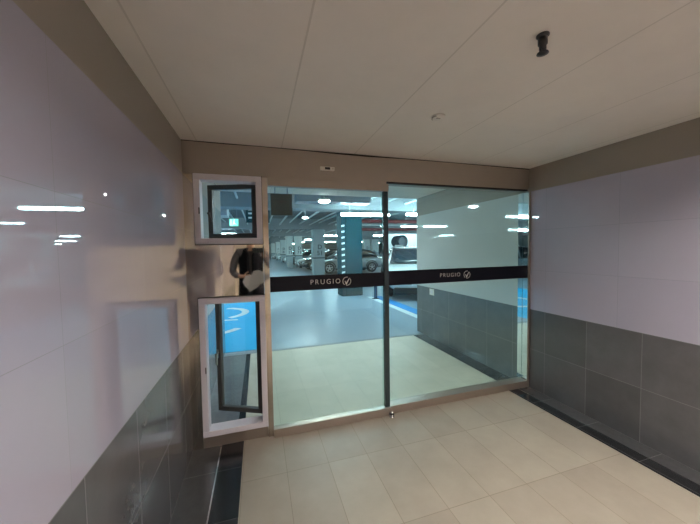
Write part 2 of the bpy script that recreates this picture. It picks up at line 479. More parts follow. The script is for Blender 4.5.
# ------------------------------------------------------------------ windows
def window(name, x0, x1, z0, z1, hinge, sw, sz0, sz1, deg, hz, lab, leaf_lab):
    r = empty(name, (x0, 0, z0))
    tag(r, lab, 'window', kind='structure')
    def L(b): return (b[0] - x0, b[1] - x0, b[2], b[3], b[4] - z0, b[5] - z0)
    t = 0.042
    fr = [(x0, x1, -0.03, 0.075, z0, z0 + t), (x0, x1, -0.03, 0.075, z1 - t, z1), (x0, x0 + t, -0.03, 0.075, z0 + t, z1 - t), (x1 - t, x1, -0.03, 0.075, z0 + t, z1 - t)]
    link('window_frame', B(*[L(b) for b in fr]), 'frame_paint', r, bevel=0.003)
    g = 0.006
    gs = [(x0 - g, x1 + g, -0.006, 0.0, z0 - g, z0 + 0.001), (x0 - g, x1 + g, -0.006, 0.0, z1 - 0.001, z1 + g), (x1 - 0.001, x1 + g, -0.006, 0, z0, z1), (x0 - g, x0 + 0.001, -0.006, 0, z0, z1)]
    link('gasket', B(*[L(b) for b in gs]), 'gasket', r)
    kb = [(x0 + t - 0.012, x0 + t - 0.004, -0.034, -0.029, (z0 + z1) / 2 - 0.035, (z0 + z1) / 2 + 0.01)]
    link('keeper', B(*[L(b) for b in kb]), 'sash_paint', r)
    # the open leaf, hinged on its right side, swung out into the garage
    s = empty('sash', (hinge - x0, 0.076, 0))
    s.parent = r
    s.rotation_euler = (0, 0, -math.radians(deg))
    s['label'] = leaf_lab
    m_ = 0.036
    a0, a1 = sz0 - z0, sz1 - z0
    fb = [(-sw, 0, 0, 0.04, a0, a0 + m_), (-sw, 0, 0, 0.04, a1 - m_, a1), (-sw, -sw + m_, 0, 0.04, a0 + m_, a1 - m_), (-m_, 0, 0, 0.04, a0 + m_, a1 - m_)]
    link('sash_frame', B(*fb), 'sash_paint', s, bevel=0.003)
    link('pane', B((-sw + m_ - 0.004, -m_ + 0.004, 0.017, 0.023, a0 + m_ - 0.004, a1 - m_ + 0.004)), 'glass_window', s)
    hb = bmesh.new()
    hzz = hz - z0
    cyl(hb, (-sw + 0.016, 0.0, hzz), (-sw + 0.016, -0.026, hzz), 0.009, n=14)
    box(hb, -sw + 0.005, -sw + 0.027, -0.006, 0.0, hzz - 0.035, hzz + 0.035)
    p = [(-sw + 0.010, -0.024, hzz + 0.008), (-sw + 0.026, -0.024, hzz + 0.006), (-sw + 0.050, -0.024, hzz - 0.060), (-sw + 0.038, -0.024, hzz - 0.064)]
    if z0 < 1:
        p = [(-sw + 0.008, -0.024, hzz + 0.008), (-sw + 0.026, -0.024, hzz + 0.008), (-sw + 0.023, -0.024, hzz - 0.085), (-sw + 0.011, -0.024, hzz - 0.085)]
    poly(hb, p, (0, -0.009, 0))
    link('handle', hb, 'sash_paint' if z0 > 1 else 'trim_bright', s)
    for zz in (a0 + 0.07, a1 - 0.07):
        hg = bmesh.new()
        cyl(hg, (0.004, 0.0, zz - 0.03), (0.004, 0.0, zz + 0.03), 0.006, n=10)
        link('hinge', hg, 'sash_paint', s)
    return r
window('window_1', -0.425, 0.035, 1.502, 2.0, -0.008, 0.388, 1.552, 1.968, 21, 1.745,
       'square upper casement window in a pale frame, its leaf swung open', 'dark grey opening leaf')
window('window_2', -0.420, 0.038, 0.094, 1.112, -0.003, 0.385, 0.145, 1.085, 26, 0.62,
       'tall lower casement window in a pale frame, its leaf swung open', 'dark grey opening leaf')

# ------------------------------------------------------------------ glass doors
def logo(parent, cx, cz, y, s):
    bm = bmesh.new()
    fl = lambda u, v: (u, y, v)
    of = (0, -0.0016, 0)
    arc(bm, (cx, cz), s * 0.45, s * 0.055, 75, 235, fl, of)
    arc(bm, (cx, cz), s * 0.45, s * 0.055, -100, 35, fl, of)
    P = lambda u, v: (cx + u * s, y, cz + v * s)
    poly(bm, [P(-0.24, 0.02), P(-0.18, 0.06), P(-0.08, -0.16), P(0.28, 0.36), P(0.33, 0.33), P(-0.02, -0.36), P(-0.10, -0.38)], of)
    o = link('logo', bm, 'white_mark', parent)
    return o

def door(name, x0, x1, y0, z0, z1, band0, band1, lab):
    r = empty(name, (x0, y0, 0))
    tag(r, lab, 'glass door', kind='structure')
    W = x1 - x0
    link('pane', B((0, W, 0.0, 0.01, z0, z1)), 'glass_door', r)
    link('band', B((0, W, -0.0012, -0.0002, band0, band1)), 'band', r)['label'] = 'black film band across the glass'
    return r
# left leaf with rails and a dark stile
d1 = door('door_1', 0.079, 1.062, -0.012, 0.06, 1.94, 1.130, 1.248, 'left glass door with thick top rail, dark right stile and black band')
link('top_rail', B((0.0, 0.988, -0.024, 0.03, 1.935, 1.997)), 'header', d1, bevel=0.002)
link('bottom_rail', B((0.0, 0.99, -0.030, 0.03, 0.0, 0.066)), 'rail_steel', d1, bevel=0.003)
link('stile', B((0.943, 0.987, -0.012, 0.022, 0.066, 1.935)), 'stile', d1, bevel=0.002)['label'] = 'dark green-grey upright stile'
text_mesh('lettering', 'PRUGIO', 0.056, 'white_mark', d1, (0.512 - 0.079, -0.0022, 1.190), (PI / 2, 0, 0), 1.38, 0.0005, -0.0006, 0.98)
logo(d1, 0.691 - 0.079, 1.187, -0.0013, 0.076)
# right leaf, frameless
d2 = door('door_2', 1.03, 2.620, 0.05, 0.03, 2.05, 1.122, 1.252, 'wide frameless right glass door with black band, standing behind the left door')
link('bottom_rail', B((0.037, 1.58, -0.075, 0.03, 0.0, 0.068)), 'rail_steel', d2, bevel=0.003)
link('top_channel', B((0.037, 1.588, -0.049, -0.012, 2.012, 2.030)), 'black_gap', d2)
text_mesh('lettering', 'PRUGIO', 0.052, 'white_mark', d2, (1.735 - 1.03, -0.0022, 1.190), (PI / 2, 0, 0), 1.30, 0.0005, -0.0005, 1.0)
logo(d2, 1.925 - 1.03, 1.187, -0.0013, 0.078)

# door stop bolt at the meeting of the doors
r = empty('door_stop', (1.062, -0.062, 0.0))
tag(r, 'small shiny floor stop at the foot where both glass doors meet', 'door stop')
bm = bmesh.new()
lathe(bm, [(0.024, 0.0), (0.024, 0.005), (0.014, 0.010), (0.013, 0.042), (0.0, 0.048)], (0, 0, 0))
link('stop_post', bm, 'trim_bright', r, smooth=True)
bm = bmesh.new()
lathe(bm, [(0.016, 0.0), (0.020, 0.003), (0.020, 0.014), (0.016, 0.017)], (0.0, 0.0, 0.016))
link('rubber_ring', bm, 'gasket', r, smooth=True)

# ------------------------------------------------------------------ ceiling fittings
r = empty('sprinkler_head', (1.03, -1.48, H))
tag(r, 'black sprinkler head hanging from the lobby ceiling', 'sprinkler')
bm = bmesh.new(); lathe(bm, [(0.022, 0.0), (0.022, -0.004), (0.016, -0.010), (0.012, -0.011)], (0, 0, 0)); link('escutcheon', bm, 'black', r, smooth=True)
bm = bmesh.new(); lathe(bm, [(0.016, -0.008), (0.016, -0.034), (0.012, -0.038), (0.012, -0.052)], (0, 0, 0)); link('body', bm, 'black', r, smooth=True)
for s in (-1, 1):
    bm = bmesh.new()
    cyl(bm, (s * 0.012, 0, -0.034), (s * 0.010, 0, -0.066), 0.004, n=8)
    link('yoke', bm, 'black', r)
bm = bmesh.new(); lathe(bm, [(0.006, -0.060), (0.019, -0.064), (0.020, -0.067), (0.006, -0.070)], (0, 0, 0)); link('deflector', bm, 'black', r, smooth=True)
r = empty('ceiling_detector', (1.045, -0.79, H))
tag(r, 'flat round cream detector cap on the lobby ceiling', 'detector')
bm = bmesh.new(); lathe(bm, [(0.040, 0.0), (0.040, -0.005), (0.034, -0.010), (0.0, -0.011)], (0, 0, 0)); link('cap', bm, 'ceiling', r, smooth=True)
bm = B((-0.012, 0.012, -0.006, 0.004, -0.0135, -0.0095)); link('slot', bm, 'rail_steel', r)
bm = bmesh.new(); arc(bm, (0, 0), 0.036, 0.006, 120, 220, lambda u, v: (u, v, -0.0125), (0, 0, 0.004)); link('rim', bm, 'rail_steel', r)

# ------------------------------------------------------------------ outer vestibule
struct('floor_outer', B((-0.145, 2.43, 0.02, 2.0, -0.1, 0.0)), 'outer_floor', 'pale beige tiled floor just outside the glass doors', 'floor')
struct('floor_border', B((XL, -0.2, 0.02, 2.0, -0.1, 0.0)), 'outer_border', 'grey polished stone strip along the outer left wall', 'floor border')
struct('floor_border', B((-0.2, -0.145, 0.02, 2.0, -0.1, 0.0)), 'floor_border', 'narrow black stone line between outer beige tiles and grey strip', 'floor border')
struct('floor_border', B((2.43, XR, 0.02, 2.0, -0.1, 0.0)), 'border_grey', 'grey polished stone strip along the outer right wall', 'floor border')
struct('trim_11', B((XL, XR, 2.0, 2.07, -0.1, 0.002)), 'concrete', 'grey threshold strip between beige tiles and blue garage floor', 'threshold')
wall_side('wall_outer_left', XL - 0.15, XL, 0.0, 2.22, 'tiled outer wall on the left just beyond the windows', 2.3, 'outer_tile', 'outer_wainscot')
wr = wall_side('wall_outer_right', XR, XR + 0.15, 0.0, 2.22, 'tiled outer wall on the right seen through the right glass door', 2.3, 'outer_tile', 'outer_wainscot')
struct('ceiling_outer', B((XL - 0.15, XR + 0.15, 0.16, 2.22, 2.3, 2.4)), 'ceiling', 'pale soffit above the floor just outside the glass doors', 'ceiling')
struct('wall_garage_front', B((-25, XL - 0.15, 2.1, 2.22, -0.1, 3.2), (XR + 0.15, 30, 2.1, 2.22, -0.1, 3.2), (XL - 0.15, XR + 0.15, 2.1, 2.22, 2.4, 3.2)), 'column_white', 'painted garage wall around the lobby entrance', 'wall')
r = empty('wall_socket', (XR, 1.755, 0.747))
tag(r, 'small white socket plate on the outer right wall', 'socket')
link('plate', B((-0.008, 0, -0.06, 0.06, -0.05, 0.05)), 'white_plastic', r, bevel=0.002)
link('insert', B((-0.010, -0.006, -0.03, 0.03, -0.025, 0.025)), 'frame_paint', r)

r = empty('soffit_fill_lamp', (1.2, 1.1, 2.3))  # added lamp, hidden by the header, lifting the outer floor and walls
tag(r, 'round fill lamp added in the outer soffit, unseen behind the header', 'lamp')
bm = bmesh.new(); lathe(bm, [(0.09, 0.0), (0.095, -0.008), (0.075, -0.010), (0.072, -0.002)], (0, 0, 0), n=24); link('bezel', bm, 'white_plastic', r)
bm = bmesh.new(); lathe(bm, [(0.070, -0.002), (0.070, -0.006), (0.0, -0.007)], (0, 0, 0), n=24); link('diffuser', bm, 'soffit_fill_lamp', r)
r = empty('hanging_sign', (0.31, 1.7, 2.3))
tag(r, 'square black hanging display panel under the outer soffit', 'sign')
link('panel', B((-0.14, 0.14, -0.03, 0.03, -0.385, -0.105)), 'sign_black', r, bevel=0.004)
for s in (-0.08, 0.08):
    bm = bmesh.new()
    cyl(bm, (s, 0, -0.105), (s, 0, 0), 0.008, n=10)
    link('hanger', bm, 'duct', r)
bm = B((-0.07, -0.03, -0.032, -0.029, -0.21, -0.202), (-0.01, 0.0, -0.032, -0.029, -0.235, -0.195), (0.0, 0.06, -0.032, -0.029, -0.203, -0.195), (0.05, 0.06, -0.032, -0.029, -0.235, -0.203))
link('unlit_digits', bm, 'sign_red', r)

# ------------------------------------------------------------------ garage shell
struct('floor_garage', B((-25, 30, 2.07, 80, -0.1, 0.0), (-25, XL - 0.15, 2.0, 2.07, -0.1, 0), (XR + 0.15, 30, 2.0, 2.07, -0.1, 0)), 'garage_floor', 'grey blue coated garage floor', 'floor')
struct('ceiling_garage', B((-25, 30, 2.1, 80, 3.2, 3.4)), 'dark_concrete', 'dark garage ceiling behind pipes and beams', 'ceiling')
struct('wall_garage_left', B((-25.2, -25, 2, 80, -0.1, 3.2)), 'column_white', 'far left garage wall', 'wall')
struct('wall_garage_right', B((30, 30.2, 2, 80, -0.1, 3.2)), 'column_white', 'far right garage wall', 'wall')
struct('wall_garage_end', B((-25.2, 30.2, 80, 80.2, -0.1, 3.2)), 'column_white', 'pale end wall far down the garage', 'wall')
words = ['nearest', 'second', 'third', 'fourth', 'fifth', 'sixth', 'seventh', 'eighth']
for i, y in enumerate((6.35, 14.6, 22.9, 31.9, 39.9, 47.9, 55.9)):
    struct('ceiling_beam', B((-25, 30, y - 0.3, y + 0.3, 2.62, 3.2)), 'concrete', words[i] + ' of the broad ceiling beams crossing the garage', 'beam')

# painted floor marks
struct('floor_marking', B((-3.4, 0.12, 2.16, 6.4, 0.0, 0.003)), 'bay_blue', 'bright blue painted parking bay outside the lower window', 'floor marking')
bm = bmesh.new()
fl = lambda u, v: (u, v, 0.003)
arc(bm, (-0.95, 5.05), 0.62, 0.16, -60, 75, fl, (0, 0, 0.002))
arc(bm, (-1.05, 3.9), 0.75, 0.14, 150, 330, fl, (0, 0, 0.002))
poly(bm, [(-1.6, 4.7, 0.003), (-1.45, 4.7, 0.003), (-1.45, 5.9, 0.003), (-1.6, 5.9, 0.003)], (0, 0, 0.002))
poly(bm, [(-0.75, 4.35, 0.003), (-0.45, 4.3, 0.003), (-0.45, 4.22, 0.003), (-0.75, 4.25, 0.003)], (0, 0, 0.002))
struct('floor_marking', bm, 'line_white', 'white curved symbol painted on the bright blue bay', 'floor marking')
struct('floor_marking', B((3.28, 3.55, 2.6, 6.0, 0.0, 0.003)), 'line_blue', 'deep blue line on the floor before the white car', 'floor marking')
struct('floor_marking', B((3.10, 3.26, 2.6, 6.0, 0.0, 0.003)), 'line_white', 'white line on the floor beside the deep blue line', 'floor marking')

# columns
def column(x0, x1, y0, y1, txt, lab, upper='column_white', lower='column_grey', zs=1.0, name='parking_column', ztop=2.62):
    cx, cy = (x0 + x1) / 2, (y0 + y1) / 2
    r = empty(name, (cx, cy, 0))
    tag(r, lab, 'column', 'numbered garage columns' if txt else None)
    hx, hy = (x1 - x0) / 2, (y1 - y0) / 2
    link('lower_shaft', B((-hx + 0.01, hx - 0.01, -hy + 0.01, hy - 0.01, 0, zs)), lower, r, bevel=0.01)
    link('upper_shaft', B((-hx, hx, -hy, hy, zs, ztop)), upper, r, bevel=0.01)
    link('dark_stripe', B((-hx - 0.002, hx + 0.002, -hy - 0.002, hy + 0.002, zs - 0.05, zs + 0.015)), 'letter_dark', r)
    if txt:
        a, b = txt
        text_mesh('bay_letter', a, 0.36, 'letter_dark', r, (0.05, -hy - 0.002, 1.60), (PI / 2, 0, 0), 1.0, 0.001, 0.006)
        text_mesh('bay_number', b, 0.36, 'letter_dark', r, (0.05, -hy - 0.002, 1.25), (PI / 2, 0, 0), 1.0, 0.001, 0.006)
    return r
column(2.98, 3.64, 14.3, 14.95, ('D', '51'), 'grey blue numbered column nearest to the teal column, reading D 51', 'column_grey')
column(2.22, 2.75, 22.6, 23.2, ('D', '11'), 'brightly lit white numbered column on the aisle, left of two')
column(2.95, 3.55, 22.7, 23.3, ('D', '71'), 'white numbered column half hidden by parked cars, beside the brightly lit one')
column(2.40, 2.98, 31.6, 32.2, ('D', '31'), 'far numbered column just left of the brightly lit column')
column(2.30, 2.88, 39.6, 40.2, ('D', '21'), 'farther numbered column, second left of the brightly lit one')
column(2.00, 2.60, 47.6, 48.2, None, 'distant blank pale column, third left of the brightly lit one')
column(1.45, 2.05, 55.6, 56.2, None, 'most distant pale column at the end of the aisle row')
column(12.35, 13.1, 31.6, 32.2, ('D', '1'), 'white numbered column above the silver car, left of a pair')
column(13.4, 14.25, 31.6, 32.2, None, 'blank white column above the silver car, right of a pair')
column(-4.6, -4.0, 14.3, 14.95, ('D', '50'), 'numbered column on the left side of the aisle behind the window')
column(-4.6, -4.0, 22.6, 23.2, ('D', '10'), 'second numbered column on the left side of the aisle')
# teal column with white-ticked corner guard
r = empty('teal_column', (2.83, 6.6, 0))
tag(r, 'broad teal column with white ticks down its left corner', 'column')
link('shaft', B((-0.27, 0.27, -0.25, 0.3, 0.0, 2.62)), 'teal', r, bevel=0.02)
link('corner_guard', B((-0.40, -0.272, -0.24, 0.3, 0.0, 2.62)), 'teal', r)
bm = bmesh.new()
for k in range(11):
    z = 0.35 + k * 0.178
    poly(bm, [(-0.40, -0.243, z), (-0.30, -0.243, z + 0.02), (-0.30, -0.243, z + 0.075), (-0.40, -0.243, z + 0.055)], (0, 0.004, 0))
link('tick_marking', bm, 'line_white', r)

# bollard
r = empty('bollard', (3.22, 5.60, 0))
tag(r, 'short dark bollard on the floor between teal column and white car', 'bollard')
bm = bmesh.new(); lathe(bm, [(0.07, 0.0), (0.07, 0.02), (0.045, 0.022), (0.045, 0.44), (0.03, 0.46)], (0, 0, 0), n=16); link('post', bm, 'car_blue', r, smooth=False)
link('base_plate', B((-0.09, 0.09, -0.09, 0.09, 0, 0.012)), 'black', r)

# ------------------------------------------------------------------ garage services
def pipe(name, p0, p1, rad, mat, lab, group=None, hang=False):
    r = empty(name, p0)
    tag(r, lab, 'pipe', group)
    bm = bmesh.new()
    d = Vector(p1) - Vector(p0)
    cyl(bm, (0, 0, 0), d, rad, n=12)
    link('tube', bm, mat, r, smooth=True)
    if hang:
        n = max(2, int(d.length / 4))
        for k in range(n):
            q = d * ((k + 0.5) / n)
            e = d.normalized() * 0.03
            bm = bmesh.new(); cyl(bm, q - e, q + e, rad * 1.35, n=12); link('coupling', bm, mat, r)
            bm = bmesh.new(); cyl(bm, q, (q.x, q.y, 3.2 - p0[2]), 0.008, n=8); link('hanger', bm, 'duct', r)
    return r
for i in range(14):
    x = -1.6 + i * 0.55
    pipe('ceiling_conduit', (x, 2.3, 2.98 - 0.06 * (i % 3)), (x, 46, 2.98 - 0.06 * (i % 3)), 0.028 + 0.012 * (i % 2), 'pipe_white',
         'pale conduit running deep under the dark garage ceiling', 'parallel garage ceiling conduits')
pipe('red_pipe', (3.0, 8.2, 2.50), (16, 8.2, 2.50), 0.065, 'pipe_red', 'dark red pipe crossing above the white car, upper of two', hang=True)
pipe('red_pipe', (4.0, 9.5, 2.28), (18, 9.5, 2.34), 0.06, 'pipe_red', 'dark red pipe crossing above the white car, lower of two', hang=True)
pipe('white_pipe', (2.9, 8.9, 2.42), (16, 8.9, 2.42), 0.03, 'pipe_white', 'thin white pipe between the two red pipes', hang=True)
r = empty('air_duct', (1.85, 4.9, 2.6)); tag(r, 'flat grey air duct crossing just beyond the black hanging panel', 'duct')
link('duct_body', B((-0.95, 0.9, -0.2, 0.2, 0, 0.2)), 'duct', r, bevel=0.005)
each('flange', 'duct', r, (-0.4, -0.36, -0.22, 0.22, -0.02, 0.22), (0.36, 0.40, -0.22, 0.22, -0.02, 0.22))
each('hanger_rod', 'duct', r, (-0.7, -0.69, -0.01, 0.01, 0.2, 0.6), (0.69, 0.7, -0.01, 0.01, 0.2, 0.6))
r = empty('air_duct', (-1.15, 7.3, 2.5)); tag(r, 'boxy grey ventilation duct seen through the upper window', 'duct')
link('duct_body', B((-0.35, 0.3, -0.5, 0.5, 0, 0.55)), 'column_white', r, bevel=0.01)
each('flange', 'duct', r, (-0.37, 0.32, -0.52, -0.48, -0.02, 0.57))
each('hanger_rod', 'duct', r, (-0.3, -0.29, 0, 0.01, 0.55, 0.7), (0.25, 0.26, 0, 0.01, 0.55, 0.7))

def tube_lamp(x, y, z, L, lab, group='garage tube lamps', rz=0.0, wd=0.07):
    r = empty('tube_lamp', (x, y, z), rz)
    tag(r, lab, 'lamp', group)
    link('housing', B((-L / 2 - 0.03, L / 2 + 0.03, -0.022, 0.022, 0.045, 0.075)), 'white_plastic', r)
    for s in (-0.5, 0.5):
        bm = bmesh.new()
        cyl(bm, (-L / 2, wd * s, 0.02), (L / 2, wd * s, 0.02), 0.028, n=10)
        link('tube', bm, 'tube', r)
    each('suspension', 'pipe_white', r, (-L / 3 - 0.008, -L / 3 + 0.008, -0.008, 0.008, 0.075, 3.2 - z), (L / 3 - 0.008, L / 3 + 0.008, -0.008, 0.008, 0.075, 3.2 - z))
    return r
tube_lamp(2.80, 5.2, 2.35, 1.35, 'bright tube lamp in front of the teal column', None)
tube_lamp(4.75, 5.3, 2.40, 1.3, 'bright tube lamp above the white car', None)
tube_lamp(-3.2, 5.4, 2.42, 1.3, 'bright tube lamp on the left, mirrored in the right outer wall', None)
tube_lamp(-1.7, 15.8, 2.40, 1.3, 'tube lamp seen just below the green exit sign', None)
tube_lamp(7.3, 10.6, 2.50, 1.3, 'tube lamp in front of the white partition behind the white car', None)
for y in (8.0, 16.2, 24.5, 33.5, 41.5):  # added tubes, kept out of sight by the beams, to brighten the aisle
    for x in (-4.0, 1.2):
        tube_lamp(x, y, 2.96, 1.3, 'fill tube lamp added out of sight behind a beam to brighten the aisle', 'added aisle fill lamps behind the beams')
tube_lamp(-2.6, 9.6, 2.42, 1.2, 'tube lamp on the left behind the boxy duct', None)
k = 0
for y in (11.5, 18.5, 26.5, 35.5, 44):
    for x in (-9.5, 5.0, 9.0, 13.5, 19):
        if x == 5.0 and y < 12:
            continue
        tube_lamp(x, y, 2.42, 1.3, 'distant bright tube lamp hung in a row under the garage ceiling', 'distant garage tube lamps')

def round_lamp(x, y, z, lab):
    r = empty('round_lamp', (x, y, z))
    tag(r, lab, 'lamp')
    bm = bmesh.new(); lathe(bm, [(0.10, 0.03), (0.11, 0.0), (0.10, -0.01)], (0, 0, 0), n=20); link('shade', bm, 'white_plastic', r)
    bm = bmesh.new(); lathe(bm, [(0.09, -0.011), (0.085, -0.025), (0.05, -0.035)], (0, 0, 0), n=20); link('bulb', bm, 'lamp_white', r)
    bm = bmesh.new(); cyl(bm, (0, 0, 0.03), (0, 0, 3.2 - z), 0.01, n=8); link('rod', bm, 'pipe_white', r)
round_lamp(1.10, 2.65, 2.29, 'round white ceiling lamp right of the black hanging panel, nearer of two')
round_lamp(1.50, 7.4, 2.52, 'round white ceiling lamp right of the black hanging panel, farther of two')

# exit sign
r = empty('exit_sign', (-0.73, 7.9, 2.25))
tag(r, 'lit green emergency exit sign seen through the upper window', 'exit sign')
link('casing', B((-0.14, 0.14, 0.0, 0.06, 0.0, 0.24)), 'white_plastic', r)
link('lit_face', B((-0.13, 0.13, -0.004, 0.0, 0.01, 0.23)), 'exit_green', r)
bm = bmesh.new()
of = (0, 0.002, 0)
P = lambda u, v: (u, -0.006, v)
poly(bm, [P(-0.10, 0.03), P(-0.07, 0.03), P(-0.07, 0.21), P(-0.10, 0.21)], of)
poly(bm, [P(0.00, 0.185), P(0.03, 0.185), P(0.03, 0.215), P(0.00, 0.215)], of)
poly(bm, [P(-0.02, 0.09), P(0.02, 0.09), P(0.03, 0.175), P(-0.02, 0.165)], of)
poly(bm, [P(-0.05, 0.03), P(-0.03, 0.03), P(0.01, 0.10), P(-0.02, 0.10)], of)
poly(bm, [P(0.02, 0.10), P(0.0, 0.09), P(0.05, 0.05), P(0.09, 0.06)], of)
link('pictogram', bm, 'exit_white', r)
each('hanger', 'duct', r, (-0.1, -0.09, 0.02, 0.03, 0.24, 0.95), (0.09, 0.1, 0.02, 0.03, 0.24, 0.95))
r = empty('notice_board', (0.02, 9.3, 2.15))
tag(r, 'dark hanging direction board with pale bars, beyond the upper window', 'sign')
link('board', B((-0.42, 0.42, 0.0, 0.05, 0.35, 0.95)), 'teal', r)
link('bar_lettering', B((-0.34, -0.12, -0.004, 0, 0.8, 0.88), (-0.34, 0.1, -0.004, 0, 0.66, 0.72), (-0.34, 0.3, -0.004, 0, 0.5, 0.56)), 'pipe_white', r)
each('hanger', 'duct', r, (-0.3, -0.28, 0.02, 0.03, 0.95, 1.05), (0.28, 0.3, 0.02, 0.03, 0.95, 1.05))
# round fan and notice above the white car
r = empty('ventilation_drum', (6.15, 9.8, 1.76))
tag(r, 'round grey ventilation drum with a small white notice, behind the white car', 'ventilator')
bm = bmesh.new(); lathe(bm, [(0.25, -0.25), (0.28, -0.22), (0.28, 0.35), (0.25, 0.38)], (0, 0, 0), axis='y', n=28); link('casing', bm, 'teal', r, smooth=False)
bm = bmesh.new(); lathe(bm, [(0.21, -0.27), (0.10, -0.29), (0.0, -0.30)], (0, 0, 0), axis='y', n=24); link('end_cap', bm, 'column_grey', r, smooth=True)
each('stand', 'column_grey', r, (-0.24, -0.16, -0.1, 0.2, -1.76, -0.2), (0.16, 0.24, -0.1, 0.2, -1.76, -0.2))
link('notice', B((-0.42, -0.02, -0.34, -0.32, -0.40, -0.15)), 'line_white', r)
struct('wall_garage_side', B((6.3, 12.0, 11.4, 11.6, -0.05, 2.2)), 'column_white', 'low white partition behind the white car', 'wall')

# ------------------------------------------------------------------ cars
def loft(bm, secs):
    rows = [[bm.verts.new(p) for p in s] for s in secs]
    n = len(rows[0])
    for i in range(len(rows) - 1):
        for k in range(n):
            bm.faces.new((rows[i][k], rows[i][(k + 1) % n], rows[i + 1][(k + 1) % n], rows[i + 1][k]))
    bm.faces.new(rows[0]); bm.faces.new(rows[-1][::-1])

